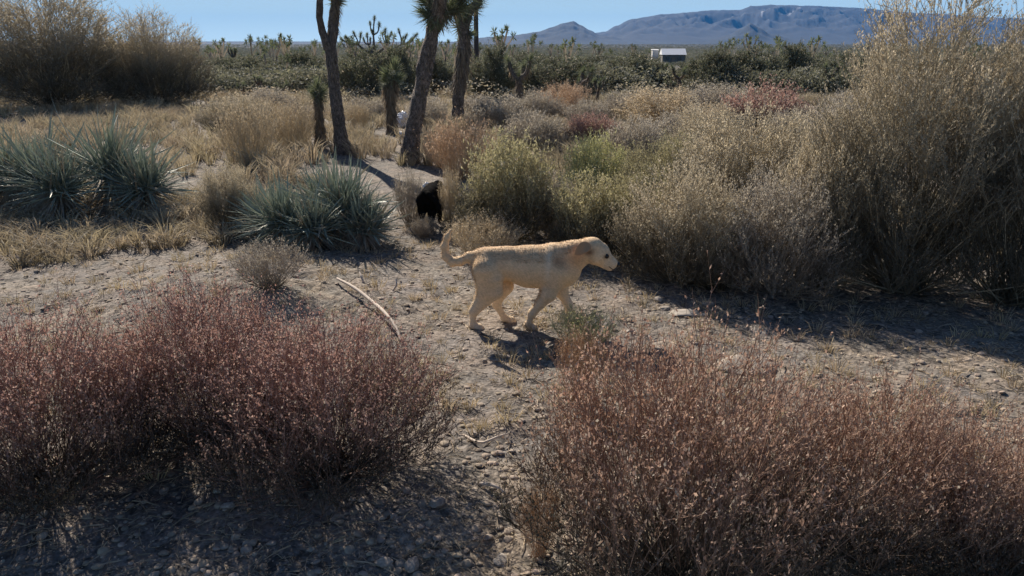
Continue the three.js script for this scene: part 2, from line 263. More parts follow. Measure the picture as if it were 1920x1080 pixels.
// middle distance
const GREY = 'grey desert shrubs of the middle distance';
const greyList = [[1185, 318, 120, 235], [1000, 300, 120, 222], [940, 262, 120, 190], [1240, 250, 170, 178], [1340, 232, 160, 168], [1260, 300, 140, 225], [1180, 226, 120, 180], [1010, 232, 90, 180], [1330, 268, 120, 205], [805, 262, 80, 195], [1480, 290, 110, 215], [1590, 300, 170, 190], [1700, 250, 200, 150], [1850, 270, 220, 140], [690, 235, 80, 190], [505, 212, 90, 172], [1100, 240, 90, 195], [900, 225, 80, 185]];
const greyLabels = ['low grey shrub directly right of the bright yellow-green shrub', 'grey-brown shrub touching the back of the olive green shrub', 'grey brush behind the pale orange grass clump, right of the shaggy trunk', 'tan-grey shrub in the middle distance, below the white-roofed house', 'pale straw-coloured shrub left of the reddish shrub near the right edge', 'grey shrub behind the tan rabbitbrush right of the dog', 'low grey shrub between the dark olive thicket and the brush, left of the house', 'grey tuft in front of the pale pinkish grass clump', 'pale shrub behind the tall yellowish rabbitbrush', 'grey brush between the leaning trunk and the shaggy trunk', 'grey shrub behind the tan rabbitbrush at the right border of the thicket', 'grey shrub behind the very tall tan shrub on the far right, left half', 'grey shrub behind the very tall tan shrub on the far right, right half', 'pale shrub in the gap between the tall shrubs on the far right', 'low grey shrub behind the slender trunk, in the tan grass', 'low brown shrub in the tan grass left of the short shaggy young tree', 'grey shrub behind the small reddish shrub in the middle distance', 'grey shrub with a white scrap beside it, right of the shaggy trunk'];
greyList.forEach((s, i) => shrubAt('grey', 1 + i % 2, s, greyLabels[i], 'grey_shrub', 'shrub', GREY, i % 5 === 3 ? 'straw' : 'grey'));
shrubAt('grey', 1, [1432, 268, 165, 172], 'reddish brown rounded shrub near the right edge below the dark scrub', 'red_shrub', 'shrub', undefined, 'red');
shrubAt('grey', 2, [1108, 285, 110, 222], 'reddish brown shrub behind the bright yellow-green shrub', 'red_shrub', 'shrub', undefined, 'red');
shrubAt('straw', 3, [1055, 222, 120, 165], 'pale pinkish dry grass clump in front of the dark olive thicket', 'straw_clump', 'grass clump', undefined, 'orange');
shrubAt('rabbit', 1, [450, 275, 140, 188], 'yellowish tan shrub at the left edge above the yucca', 'rabbitbrush', 'shrub', undefined, 'rabbit');
[[470, 330, 120, 212, 'straw', 'tan brush at the left edge, behind the tan shrub beside the yucca'], [545, 305, 120, 205, 'straw', 'tan brush left of the short shaggy young tree, behind the yucca'], [495, 262, 110, 192, 'straw', 'pale tan brush around the white scraps at the left'], [672, 268, 62, 204, 'straw', 'tan brush between the slender trunk and the peeling young tree'], [565, 262, 80, 200, 'grey', 'grey-tan brush behind the short shaggy young tree'], [700, 300, 50, 258, 'straw', 'small straw tuft on the bare earth between the trunks']].forEach(([a, b, c, d, k, l], i) => shrubAt('straw', 1 + i % 3, [a, b, c, d], l, 'straw_clump', 'grass clump', undefined, k));
shrubAt('rabbit', 2, [430, 440, 110, 320], 'tan shrub left of the big yucca', 'rabbitbrush', 'shrub', undefined, 'rabbit');
shrubAt('tall', 2, [110, 215, 330, -10], 'very tall tan shrub at the far left', 'tall_shrub', 'shrub', undefined, 'rabbit');
shrubAt('tall', 1, [300, 205, 190, 35], 'tall tan shrub on the left, beside the very tall one', 'tall_shrub', 'shrub', undefined, 'rabbit');
const DK = 'dark green scrub beyond the brush belt';
const darkLabels = ['widest dark olive thicket behind the pale pinkish grass clump', 'darkest scrub just right of the shaggy trunk', 'dark grey-green scrub left of the white-roofed house', 'dark scrub right of the white-roofed house', 'broad dark scrub second from the right edge', 'dark scrub at the right edge above the reddish shrub', 'dark scrub at the left edge above the yellowish tan shrub', 'dark scrub left of the short shaggy young tree', 'dark olive scrub between the slender trunk and the peeling young tree', 'dark scrub just left of the thick leaning trunk', 'small dark scrub behind the widest olive thicket', 'dark scrub below the white-roofed house', 'small dark scrub between the olive thicket and the white shed', 'dark scrub between the leaning and the shaggy trunk', 'dark scrub seen behind the slender trunk', 'small far scrub at the upper left edge', 'dark scrub left of the very tall tan shrub on the right', 'dark scrub behind the very tall tan shrub on the right', 'dark scrub behind the tall shrub at the right end', 'dark scrub behind the smaller tall shrub on the left', 'dark scrub behind the very tall shrub on the far left', 'dark scrub right of the tall shrubs on the left'];
[[1040, 186, 160, 114], [925, 186, 90, 100], [1190, 172, 120, 108], [1335, 176, 100, 106], [1412, 174, 110, 100], [1487, 166, 90, 96], [470, 160, 110, 112], [565, 162, 100, 106], [690, 190, 120, 104], [745, 186, 90, 100], [985, 140, 92, 103], [1290, 162, 86, 123], [1130, 150, 101, 108], [820, 179, 68, 116], [640, 151, 94, 117], [430, 150, 75, 115], [1580, 176, 132, 105], [1700, 172, 164, 116], [1860, 180, 209, 110], [250, 177, 167, 122], [90, 176, 172, 119], [360, 151, 127, 111]]
  .forEach((s, i) => shrubAt('dark', 1 + i % 2, s, darkLabels[i], 'dark_shrub', 'shrub', DK, 'dark'));

// ------------------------------------------------------------ Joshua trees
const mBark = (() => {
  const S = 512, a = tileNoise(S, 12, 5), b = tileNoise(S, 48, 6), c = tileNoise(S, 128, 7), col = new Uint8Array(S * S * 4), bm = new Uint8Array(S * S * 4);
  for (let i = 0; i < S * S; i++) { const v = 0.35 + 0.3 * a[i] + 0.35 * b[i] + 0.2 * (c[i] - 0.5); col.set([255 * Math.min(1, v), 250 * Math.min(1, v), 245 * Math.min(1, v), 255], i * 4); const h = 255 * (0.5 * b[i] + 0.3 * a[i] + 0.2 * c[i]); bm.set([h, h, h, 255], i * 4); }
  return std([0.46, 0.40, 0.37], 0.95, { map: dataTex(col, S, true), bumpMap: dataTex(bm, S), bumpScale: 0.05 });
})();
function tube(pts, radii, seed, sides = 16, rough = 0.12, flare = 0) { // rough: lumps and plates of the bark
  const curve = new THREE.CatmullRomCurve3(pts), n = Math.max(10, Math.round(curve.getLength() / 0.06)), pos = [], uv = [], idx = [], fr = curve.computeFrenetFrames(n, false), L = curve.getLength();
  for (let i = 0; i <= n; i++) {
    const t = i / n, p = curve.getPointAt(t), k = t * (radii.length - 1), j = Math.min(radii.length - 2, Math.floor(k)); let rr = lerp(radii[j], radii[j + 1], k - j) * (1 + flare * Math.exp(-t * L / 0.12));
    for (let s = 0; s <= sides; s++) { const a = (s % sides) / sides * 6.28318, q = rr * (1 + rough * (N(Math.cos(a) * 1.8 + seed, Math.sin(a) * 1.8, p.y * 3.5) + 0.7 * N(Math.cos(a) * 4 + seed, Math.sin(a) * 4, p.y * 11))); const v = p.clone().addScaledVector(fr.normals[i], Math.cos(a) * q).addScaledVector(fr.binormals[i], Math.sin(a) * q); pos.push(v.x, v.y, v.z); uv.push(s / sides * 2, t * L / 0.5); }
  }
  for (let i = 0; i < n; i++) for (let s = 0; s < sides; s++) { const a = i * (sides + 1) + s, b = a + sides + 1; idx.push(a, b, a + 1, b, b + 1, a + 1); }
  const g = new THREE.BufferGeometry(); g.setAttribute('position', new THREE.Float32BufferAttribute(pos, 3)); g.setAttribute('uv', new THREE.Float32BufferAttribute(uv, 2)); g.setIndex(idx); g.computeVertexNormals(); return g;
}
function blade(S, a, d, len, w, k, droop = 0) { // a dagger leaf with a fold along its middle
  const side = V(d.z, 0, -d.x); if (side.lengthSq() < 1e-4) side.set(1, 0, 0); side.normalize(); const up = side.clone().cross(d).normalize();
  const m = a.clone().addScaledVector(d, len * 0.4).addScaledVector(V(0, -1, 0), droop * len * 0.08), e = a.clone().addScaledVector(d, len).addScaledVector(V(0, -1, 0), droop * len * 0.4), f = up.clone().multiplyScalar(-w * 0.25);
  const b1 = a.clone().addScaledVector(side, w * 0.4), b2 = a.clone().addScaledVector(side, -w * 0.4), m1 = m.clone().addScaledVector(side, w / 2), m2 = m.clone().addScaledVector(side, -w / 2); m.add(f); const ac = a.clone().add(f);
  S.tri(b1, ac, m1, k); S.tri(ac, m, m1, k); S.tri(ac, b2, m, k); S.tri(b2, m2, m, k); S.tri(m1, m, e, k); S.tri(m, m2, e, k);
}
function rosetteGeo(seed, n, len, gr) { // axis +y
  const S = new Strands(seed), r = S.r;
  for (let i = 0; i < n; i++) { const az = i * 2.39996 + r() * 0.3, t = i / n, th = (10 + 118 * t + (r() - 0.5) * 14) * R, d = V(Math.sin(th) * Math.cos(az), Math.cos(th), Math.sin(th) * Math.sin(az)); blade(S, V(d.x * 0.03, 0.06 - t * 0.16, d.z * 0.03), d, len * (0.75 + r() * 0.4), 0.018, vary(r, gr[0], gr[1], 0.15)); }
  return S.geo();
}
const greenJ = [[0.10, 0.125, 0.065], [0.19, 0.21, 0.11]], deadJ = [[0.17, 0.125, 0.08], [0.30, 0.23, 0.155]];
const rosettes = [1, 2, 3].map((s) => rosetteGeo(200 + s, 110, 0.25, greenJ));
function skirt(pts, radii, seed, n, t0, t1, len = 0.2) { // dead leaves hanging along a limb
  const S = new Strands(seed), r = S.r, cv = new THREE.CatmullRomCurve3(pts);
  for (let i = 0; i < n; i++) { const t = lerp(t0, t1, r()), p = cv.getPointAt(t), k = t * (radii.length - 1), j = Math.min(radii.length - 2, Math.floor(k)), rr = lerp(radii[j], radii[j + 1], k - j), az = r() * 6.283, o = V(Math.cos(az), 0, Math.sin(az)); blade(S, p.clone().addScaledVector(o, rr * 0.8), o.multiplyScalar(0.3 + r() * 0.3).add(V(0, -0.9, 0)).normalize(), len * (0.5 + r() * 0.6), 0.018, vary(r, deadJ[0], deadJ[1], 0.25)); }
  return S.geo();
}
/* spec: limbs = [{ pts (world), radii, dead: [from, to, n] }], tops = [[point, direction, size]] */
function joshua(label, spec, group, name = 'joshua_tree') {
  const base = spec.limbs[0].pts[0].clone(); base.y = groundH(base.x, base.z); const o = thing(name, label, 'tree', base, group);
  const loc = (p) => p.clone().sub(base);
  spec.limbs.forEach((l, i) => {
    const pts = l.pts.map(loc); if (i === 0) pts[0].y = -0.05;
    const t = part(o, i ? 'limb' : 'trunk', tube(pts, l.radii, i + base.x, i ? 12 : 22, 0.3, i ? 0 : 0.6), mBark);
    if (l.dead) part(t, 'dead_leaves', skirt(pts, l.radii, 300 + i, l.dead[2], l.dead[0], l.dead[1], l.dead[3] ?? 0.2), mLeaf, true);
  });
  spec.tops.forEach(([p, d, s], i) => { const m = part(o, 'leaf_cluster', rosettes[i % 3], mLeaf); m.position.copy(loc(p)); m.quaternion.setFromUnitVectors(V(0, 1, 0), d.clone().normalize()); m.rotateY(i * 1.3); m.scale.setScalar(s); });
  return o;
}
function fan(p, dir, n, seed, len) { const r = rng(seed), out = []; for (let i = 0; i < n; i++) out.push(V(dir.x + (r() - 0.5) * 1.4, dir.y + (r() - 0.2) * 0.8, dir.z + (r() - 0.5) * 1.4).normalize().multiplyScalar(len * (0.7 + r() * 0.5)).add(p)); return out; }
{
  // slender trunk forking at the top
  const D = -at(643, 303).z, P = (x, y, dd = 0) => atDist(x, y, D + dd), a = [P(645, 303), P(637, 240), P(628, 170), P(621, 105), P(618, 78)];
  const up = [P(616, 92), P(607, 66, -0.03), P(600, 38, -0.06), P(599, 8, -0.1), P(606, -40, -0.05), P(612, -120)], st = [P(619, 92), P(623, 66, 0.05), P(626, 38, 0.1), P(629, 10, 0.1), P(632, -40, 0.1)];
  const t1 = fan(up[5], V(0.1, 0.8, 0), 3, 5, 0.35);
  joshua('tall slender tree trunk forking just above the horizon, left of the leaning trunk', {
    limbs: [{ pts: a, radii: [0.105, 0.085, 0.078, 0.072, 0.07], dead: [0.02, 0.98, 150, 0.1] }, { pts: up, radii: [0.06, 0.048, 0.043, 0.043, 0.048, 0.048] }, { pts: st, radii: [0.06, 0.068, 0.07, 0.06, 0.055], dead: [0.25, 1, 260, 0.13] }, ...t1.map((e) => ({ pts: [up[5], up[5].clone().lerp(e, 0.5).add(V(0, -0.04, 0)), e], radii: [0.06, 0.055, 0.05], dead: [0.2, 1, 40] }))],
    tops: [...t1.map((e) => [e, e.clone().sub(up[5]), 1]), [st[4], V(0.25, 1, 0), 1], [P(632, 4, 0.1), V(0.9, 0.15, 0.3), 0.55]],
  });
}
{
  const D = -at(767, 318).z, P = (x, y, dd = 0) => atDist(x, y, D + dd), a = [P(766, 318), P(773, 262), P(784, 195), P(797, 125), P(808, 75), P(815, 48)];
  const e1 = [P(815, 50), P(817, 25), P(808, -20, 0.1), P(796, -80, 0.15)], e2 = [P(815, 52), P(832, 28, 0.1), P(850, 12, 0.2), P(868, -40, 0.3)], e3 = [P(815, 50), P(825, 10, -0.2), P(835, -60, -0.4), P(830, -120, -0.5)];
  joshua('thick leaning tree trunk with pale left edge and dark green crown, nearest of the trees', {
    limbs: [{ pts: a, radii: [0.115, 0.10, 0.098, 0.095, 0.09, 0.085], dead: [0.02, 0.98, 190, 0.1] }, ...[e1, e2, e3].map((p) => ({ pts: p, radii: [0.09, 0.08, 0.075, 0.07], dead: [0.1, 1, 90] }))],
    tops: [[P(806, 30, -0.05), V(-1, 0.4, 0.3), 0.85], [P(822, 22, -0.1), V(0.2, 0.8, 0.5), 0.9], [P(816, 40, -0.1), V(0.1, 0.1, 1), 0.6], [P(838, 22, 0.05), V(0.6, 0.7, 0.3), 0.85], [P(856, 18, 0.15), V(1, 0.3, 0.2), 0.85], [P(801, 8, 0.1), V(-0.9, 0.7, 0), 0.9], [e1[3], V(-0.3, 1, 0), 1.1], [e2[3], V(0.5, 1, 0), 1.1], [e3[3], V(0, 1, -0.2), 1.1], [P(812, -25, 0), V(-0.6, 0.6, 0.4), 1], [P(868, -5, 0.2), V(0.9, 0.2, 0.3), 1]],
  });
}
{
  const D = -at(858, 248).z, P = (x, y, dd = 0) => atDist(x, y, D + dd), a = [P(857, 248), P(858, 205), P(863, 145), P(869, 100), P(871, 72)], e1 = [P(871, 74), P(869, 50), P(860, 22), P(850, -30)], e2 = [P(870, 60), P(880, 25), P(895, 2), P(915, -40)];
  joshua('dark upright trunk with shaggy bark behind and right of the leaning trunk', {
    limbs: [{ pts: a, radii: [0.12, 0.105, 0.11, 0.12, 0.11], dead: [0.5, 0.98, 300, 0.3] }, { pts: e1, radii: [0.11, 0.10, 0.09, 0.08], dead: [0, 1, 110, 0.22] }, { pts: e2, radii: [0.08, 0.07, 0.07, 0.065], dead: [0.2, 1, 90, 0.2] }],
    tops: [[P(868, 46), V(0.3, 0.6, 0.6), 1.0], [P(862, 18), V(-0.5, 0.8, 0.3), 1.2], [P(886, 16), V(0.8, 0.5, 0.2), 1.1], [e1[3], V(-0.2, 1, 0), 1.3], [e2[3], V(0.6, 1, 0), 1.3], [P(876, 66), V(0.6, 0.1, 0.5), 0.8]],
  });
}
{
  const D = -at(600, 296).z, P = (x, y, dd = 0) => atDist(x, y, D + dd), a = [P(601, 296), P(600, 250), P(597, 205), P(596, 178)];
  joshua('short young tree with brown shaggy trunk and green top, left of the slender trunk', { limbs: [{ pts: a, radii: [0.065, 0.07, 0.06, 0.045], dead: [0.05, 1, 420, 0.15] }], tops: [[P(596, 168), V(-0.1, 1, 0), 0.75], [P(594, 180), V(-0.6, 0.7, 0.3), 0.65], [P(600, 176), V(0.7, 0.6, 0), 0.65]] });
}
{
  const D = -at(734, 268).z, P = (x, y, dd = 0) => atDist(x, y, D + dd), a = [P(736, 268), P(734, 225), P(733, 180), P(737, 150)];
  joshua('young tree with reddish trunk foot and pale peeling side, left of the leaning trunk', { limbs: [{ pts: a, radii: [0.08, 0.075, 0.07, 0.06], dead: [0.05, 1, 420, 0.22] }, { pts: [P(734, 200), P(726, 180), P(722, 160)], radii: [0.06, 0.05, 0.045], dead: [0.1, 1, 90] }], tops: [[P(739, 132), V(0.1, 1, 0), 0.95], [P(729, 143), V(-0.6, 0.8, 0), 0.8], [P(744, 150), V(0.8, 0.6, 0.2), 0.7], [P(722, 154), V(-0.2, 1, 0), 0.6]] });
}
{ // many-armed tree against the sky
  const D = 55, P = (x, y, dd = 0) => atDist(x, y, D + dd), b = P(702, 120); b.y = groundH(b.x, b.z);
  const hub = P(702, 100), mains = [[672, 84], [700, 66], [728, 80], [690, 82], [752, 84]].map(([x, y], i) => P(x, y, (i - 2) * 0.3));
  const tips = [[[650, 70], [664, 64], [641, 74], [676, 66]], [[702, 34], [694, 44], [711, 47], [699, 60]], [[722, 58], [733, 64], [728, 72]], [[688, 66], [682, 74], [694, 74]], [[748, 58], [761, 68], [779, 67], [770, 75], [755, 74]]];
  const limbs = [{ pts: [b, b.clone().lerp(hub, 0.5), hub], radii: [0.3, 0.26, 0.24] }], tops = []; const jr = rng(4);
  mains.forEach((m, i) => { const k = hub.clone().lerp(m, 0.5); k.y -= 0.15; limbs.push({ pts: [hub, k, m], radii: [0.12, 0.075, 0.06] }); tips[i].forEach(([x, y]) => { const e = P(x, y, (i - 2) * 0.3 + (jr() - 0.5) * 1.2), q = m.clone().lerp(e, 0.6); q.y -= 0.1 + 0.15 * jr(); q.x += (jr() - 0.5) * 0.2; limbs.push({ pts: [m, q, e], radii: [0.05, 0.045, 0.05] }); tops.push([e, e.clone().sub(q).add(V((jr() - 0.5) * 0.3, 0.1, 0)), 0.8 + 0.35 * jr()]); }); });
  joshua('distant many-armed tree silhouetted on the horizon between the two nearest trunks', { limbs, tops });
}
// young Joshua trees in the scrub: three growths, placed many times
const YOUNG = 'young trees standing in the scrub';
function youngProto(k) {
  const r = rng(900 + k), b = V(0, 0, 0), H = [1.5, 1.9, 1.3][k], hub = V(0.05, H * 0.55, 0), limbs = [{ pts: [b, V(0, H * 0.3, 0.03), hub], radii: [0.11, 0.10, 0.09], dead: [0.1, 1, 140, 0.22] }], tops = [[hub.clone().add(V(0, 0.1, 0)), V(0, 1, 0), 0.7]];
  for (let i = 0; i < [3, 5, 2][k]; i++) { const a = i * 2.2 + r(), e = V(Math.cos(a) * 0.4 * (0.5 + r()), H * (0.78 + 0.2 * r()), Math.sin(a) * 0.4); limbs.push({ pts: [hub, V(e.x * 0.7, lerp(hub.y, e.y, 0.4), e.z * 0.7), e], radii: [0.07, 0.06, 0.055], dead: [0.15, 1, 60, 0.2] }); tops.push([e, V(e.x, 0.7, e.z), 0.95]); }
  return { limbs, tops };
}
const youngList = [[458, 192, 150], [489, 186, 138], [528, 194, 150], [545, 180, 146], [572, 178, 142], [480, 150, 98], [975, 204, 92], [985, 168, 110], [1086, 196, 116], [1146, 212, 170], [1120, 200, 140], [1236, 170, 112], [1272, 178, 116], [1255, 184, 150], [1446, 170, 108], [1472, 160, 96], [1385, 165, 118], [1400, 150, 104], [1060, 160, 104], [440, 130, 84], [1545, 180, 110], [1640, 190, 120], [1790, 185, 90], [230, 190, 100], [60, 185, 92], [300, 165, 88]];
const youngLabels = ['small spiky young tree nearest the left edge, in front of the dark scrub', 'second small spiky young tree from the left edge', 'small young tree midway between the left edge and the short shaggy one', 'small young tree with a dark trunk left of the short shaggy one', 'small young tree touching the short shaggy one on its left', 'taller far young tree behind the left scrub', 'tall spiky young tree left of the widest olive thicket', 'spiky young tree touching the left side of the widest olive thicket', 'young tree with curved arm at the right side of the widest olive thicket', 'small stubby young tree alone in the tan brush, below the olive thicket', 'young tree between the olive thicket and the stubby tree', 'thin young tree just below the white shed', 'pale young tree standing below the white-roofed house', 'low spiky young tree left of the pale one below the house', 'many-tufted young tree second from the right edge', 'many-tufted young tree at the right edge', 'young tree among the dark scrub right of the house', 'far young tree right of the house', 'far young tree above the widest olive thicket', 'far young tree at the upper left edge', 'young tree left of the very tall tan shrub on the right', 'young tree behind the very tall tan shrub on the right', 'young tree in the gap of the tall shrubs on the right', 'young tree behind the left tall shrubs, right one', 'young tree behind the left tall shrubs, left one', 'young tree at the right foot of the left tall shrubs'];
const youngs = [0, 1, 2].map((k) => { const [px, f, t] = youngList[k], q = at(px, f), o = joshua(youngLabels[k], youngProto(k), YOUNG, 'young_joshua_tree'); o.position.set(q.x, groundH(q.x, q.z), q.z); return o; });
youngList.forEach(([px, f, t], i) => { const q = at(px, f), k = i % 3, H = [1.75, 2.15, 1.55][k], s = Math.max(0.25, (atDist(px, t, -q.z).y - groundH(q.x, q.z)) / H); let o = youngs[k]; if (i > 2) { o = o.clone(); o.name = numbered('young_joshua_tree'); scene.add(o); o.userData = { ...o.userData, label: youngLabels[i] }; } o.position.set(q.x, groundH(q.x, q.z), q.z); o.scale.setScalar(s); o.rotation.y = i * 1.7; });

// ------------------------------------------------------------ yuccas
function yuccaLeaf(len, w, bend) {
  const n = 4, pos = [], idx = [];
  for (let i = 0; i <= n; i++) { const t = i / n, ww = w * (i === n ? 0.04 : 0.55 + 0.45 * Math.sin(Math.PI * (0.15 + t * 0.75))) / 2, y = len * t, z = bend * len * t * t; pos.push(-ww, y, z + ww * 0.5, 0, y, z, ww, y, z + ww * 0.5); }
  for (let i = 0; i < n; i++) { const a = i * 3; idx.push(a, a + 3, a + 1, a + 1, a + 3, a + 4, a + 1, a + 4, a + 2, a + 2, a + 4, a + 5); }
  const g = new THREE.BufferGeometry(); g.setAttribute('position', new THREE.Float32BufferAttribute(pos, 3)); g.setIndex(idx); g.computeVertexNormals(); return g;
}
const yLeaves = [0, 0.08, -0.1, 0.2, -0.28, 0.4].map((b, i) => yuccaLeaf(0.52, [0.019, 0.017, 0.021, 0.018, 0.016, 0.019][i], b));
const yMats = [[0.225, 0.28, 0.23], [0.27, 0.325, 0.26], [0.195, 0.24, 0.21], [0.33, 0.36, 0.27], [0.37, 0.33, 0.24]].map((c) => new THREE.MeshPhysicalMaterial({ color: new THREE.Color().setRGB(...c), roughness: 0.55, transmission: 0.28, thickness: 0, side: THREE.DoubleSide }));
const yDead = [0.27, 0.23, 0.18];
function yucca(label, pos, heads, n, seed) {
  const o = thing('yucca', label, 'yucca', V(pos.x, groundH(pos.x, pos.z), pos.z)), r = rng(seed), S = new Strands(seed + 5), M = new Strands(seed + 6);
  heads.forEach(([hx, hy, hz, sc]) => {
    const c = V(hx, hy, hz);
    const lean = V((r() - 0.5) * 0.7, 1, (r() - 0.5) * 0.7).normalize(), tilt = new THREE.Quaternion().setFromUnitVectors(V(0, 1, 0), lean);
    for (let i = 0; i < n; i++) { const az = i * 2.39996 + r() * 0.9, t = (i + 0.5) / n, th = (4 + 96 * Math.pow(t, 0.75) + (r() - 0.5) * 26) * R, m = part(o, 'leaf', yLeaves[Math.floor(r() * 6)], yMats[Math.floor(r() * 5)]); const d = V(Math.sin(th) * Math.cos(az), Math.cos(th), Math.sin(th) * Math.sin(az)).applyQuaternion(tilt); if (d.y < -0.25) d.y = -0.25 * r(); d.normalize(); m.position.copy(c).addScaledVector(d, 0.03).add(V((r() - 0.5) * 0.16, (r() - 0.5) * 0.08, (r() - 0.5) * 0.16)); m.quaternion.setFromUnitVectors(V(0, 1, 0), d); m.rotateY(r() * 6.28); m.scale.set(1, 1, 1).multiplyScalar(sc * (0.6 + r() * 0.5)); }
    for (let i = 0; i < 380; i++) { const az = r() * 6.283, th = (8 + r() * 98) * R, d = V(Math.sin(th) * Math.cos(az), Math.cos(th), Math.sin(th) * Math.sin(az)).applyQuaternion(tilt); if (d.y < -0.3) continue; blade(M, c.clone().addScaledVector(d, 0.02).add(V((r() - 0.5) * 0.2, (r() - 0.6) * 0.1, (r() - 0.5) * 0.2)), d, 0.5 * sc * (0.4 + r() * 0.7), 0.016, r() < 0.12 ? vary(r, yDead, [0.34, 0.29, 0.22], 0.2) : vary(r, [0.165, 0.205, 0.17], [0.29, 0.33, 0.26], 0.2), r() * 0.5); }
    for (let i = 0; i < 200; i++) { const az = r() * 6.283, d = V(Math.cos(az), 0.1 - r() * 0.8, Math.sin(az)).normalize(); blade(S, V(hx, hy * (0.4 + r() * 0.6), hz), d, Math.min(0.42 * sc, hy / Math.max(0.2, -d.y) * 1.1) * (0.5 + r() * 0.6), 0.018, vary(r, yDead, [0.38, 0.33, 0.26], 0.25), 0.6); }
  });
  part(o, 'inner_leaves', M.geo(), leafMat(WHITE, 0.15), true); part(o, 'dead_leaves', S.geo(), mLeaf, true);
  return o;
}
{
  const c = at(600, 455), P = (px, py, d) => atDist(px, py, d).sub(V(c.x, 0, c.z)), d = -c.z + 0.1;
  yucca('big blue-green spiky yucca clump left of the path', c, [[P(650, 400, d).x, 0.26, -0.05, 0.98], [P(545, 400, d).x, 0.19, 0.1, 0.85], [P(600, 400, d).x, 0.24, -0.32, 0.95], [P(605, 400, d).x, 0.17, 0.22, 0.72], [P(690, 400, d).x, 0.16, 0.12, 0.7], [P(500, 400, d).x, 0.15, -0.15, 0.7]], 50, 61);
  const q = at(175, 400);
  yucca('large blue-green yucca at the far left, partly behind the red bushes', q, [[0.18, 0.36, -0.1, 1.4], [-0.45, 0.3, 0, 1.25], [-0.1, 0.28, 0.3, 1.0], [0.6, 0.25, 0.1, 1.05], [-0.9, 0.3, -0.2, 1.1]], 60, 81);
}
// ------------------------------------------------------------ dogs
const coat = (() => { // short hair lying back along the body
  const S = 512, a = tileNoise(S, 128, 61), b = tileNoise(S, 40, 62), c = new Uint8Array(S * S * 4), h = new Uint8Array(S * S * 4);
  for (let y = 0; y < S; y++) for (let x = 0; x < S; x++) { const i = y * S + x; let q = 0; for (let k = 0; k < 9; k++) q += a[y * S + ((x + k * 3) % S)]; q = q / 9 * 0.7 + b[i] * 0.3; const v = 255 * Math.min(1, 0.9 + 0.34 * (q - 0.38)); c.set([v, v, v, 255], i * 4); h.set([255 * q, 255 * q, 255 * q, 255], i * 4); }
  return { map: dataTex(c, S, true), bumpMap: dataTex(h, S), bumpScale: 0.002 };
})();
function dogGeo(caps, size, centre, res, colour, k = 0.024) {
  const mc = new MarchingCubes(res, mStem, false, false, 160000), h = res / 2, cell = size / h; mc.isolation = 0; // size = half edge
  const B = caps.map(([a, b, ra, rb]) => ({ a, ra, rb, dx: b[0] - a[0], dy: b[1] - a[1], dz: b[2] - a[2], l2: Math.max(1e-9, (b[0] - a[0]) ** 2 + (b[1] - a[1]) ** 2 + (b[2] - a[2]) ** 2) }));
  const sdf = (x, y, z) => { let d = 9; for (const c of B) { const px = x - c.a[0], py = y - c.a[1], pz = z - c.a[2], t = Math.min(1, Math.max(0, (px * c.dx + py * c.dy + pz * c.dz) / c.l2)), ex = px - t * c.dx, ey = py - t * c.dy, ez = pz - t * c.dz, e = Math.sqrt(ex * ex + ey * ey + ez * ez) - (c.ra + (c.rb - c.ra) * t); const q = Math.max(k - Math.abs(d - e), 0) / k; d = Math.min(d, e) - q * q * k * 0.25; } return d; };
  for (let z = 0; z < res; z++) { const Z = (z - h) * cell + centre[2]; if (Math.abs(Z) > 0.24) { mc.field.fill(-1, z * res * res, (z + 1) * res * res); continue; } for (let y = 0; y < res; y++) for (let x = 0; x < res; x++) mc.field[x + y * res + z * res * res] = -sdf((x - h) * cell + centre[0], (y - h) * cell + centre[1], Z); }
  mc.update();
  let g = new THREE.BufferGeometry(); const p = new Float32Array(mc.count * 3);
  for (let i = 0; i < mc.count * 3; i++) p[i] = mc.positionArray[i] * size + centre[i % 3];
  g.setAttribute('position', new THREE.BufferAttribute(p, 3)); g = mergeVertices(g, 1e-5); g.computeVertexNormals();
  const P = g.attributes.position, c = [], uv = []; for (let i = 0; i < P.count; i++) uv.push(P.getX(i) / 0.25, (P.getY(i) + 0.5 * P.getX(i)) / 0.25); g.setAttribute('uv', new THREE.Float32BufferAttribute(uv, 2)); for (let i = 0; i < P.count; i++) c.push(...colour(P.getX(i), P.getY(i), P.getZ(i)));
  g.setAttribute('color', new THREE.Float32BufferAttribute(c, 3)); return g;
}
function furGeo(body, n, len, seed, where = () => true) {
  const S = new Strands(seed), nor = [], r = S.r, P = body.attributes.position, Nn = body.attributes.normal, Cc = body.attributes.color, I = body.index;
  for (let i = 0; i < n; i++) {
    const v = I.getX(Math.floor(r() * I.count)), p = V(P.getX(v) + (r() - 0.5) * 0.006, P.getY(v) + (r() - 0.5) * 0.006, P.getZ(v) + (r() - 0.5) * 0.006), nn = V(Nn.getX(v), Nn.getY(v), Nn.getZ(v)), k = (0.85 + r() * 0.2) * (seed === 5 ? 0.8 : 1); if (!where(nn)) continue;
    const face = p.x > 0.3 && p.y > 0.3 ? 0.45 : 1, low = p.y < 0.14 ? 0.6 : 1, d = nn.clone().multiplyScalar(0.45).add(V(-0.8, -0.35, 0)).add(V(r() - 0.5, r() - 0.5, r() - 0.5).multiplyScalar(0.4)).normalize();
    S.seg(p.clone().addScaledVector(nn, -0.002), p.clone().addScaledVector(d, len * face * low * (0.6 + r() * 0.8)), 0.0016, 0, [Cc.getX(v) * k, Cc.getY(v) * k, Cc.getZ(v) * k]); for (let q = 0; q < 3; q++) nor.push(nn.x, nn.y, nn.z);
  }
  const g = S.geo(); g.setAttribute('normal', new THREE.Float32BufferAttribute(nor, 3)); return g;
}
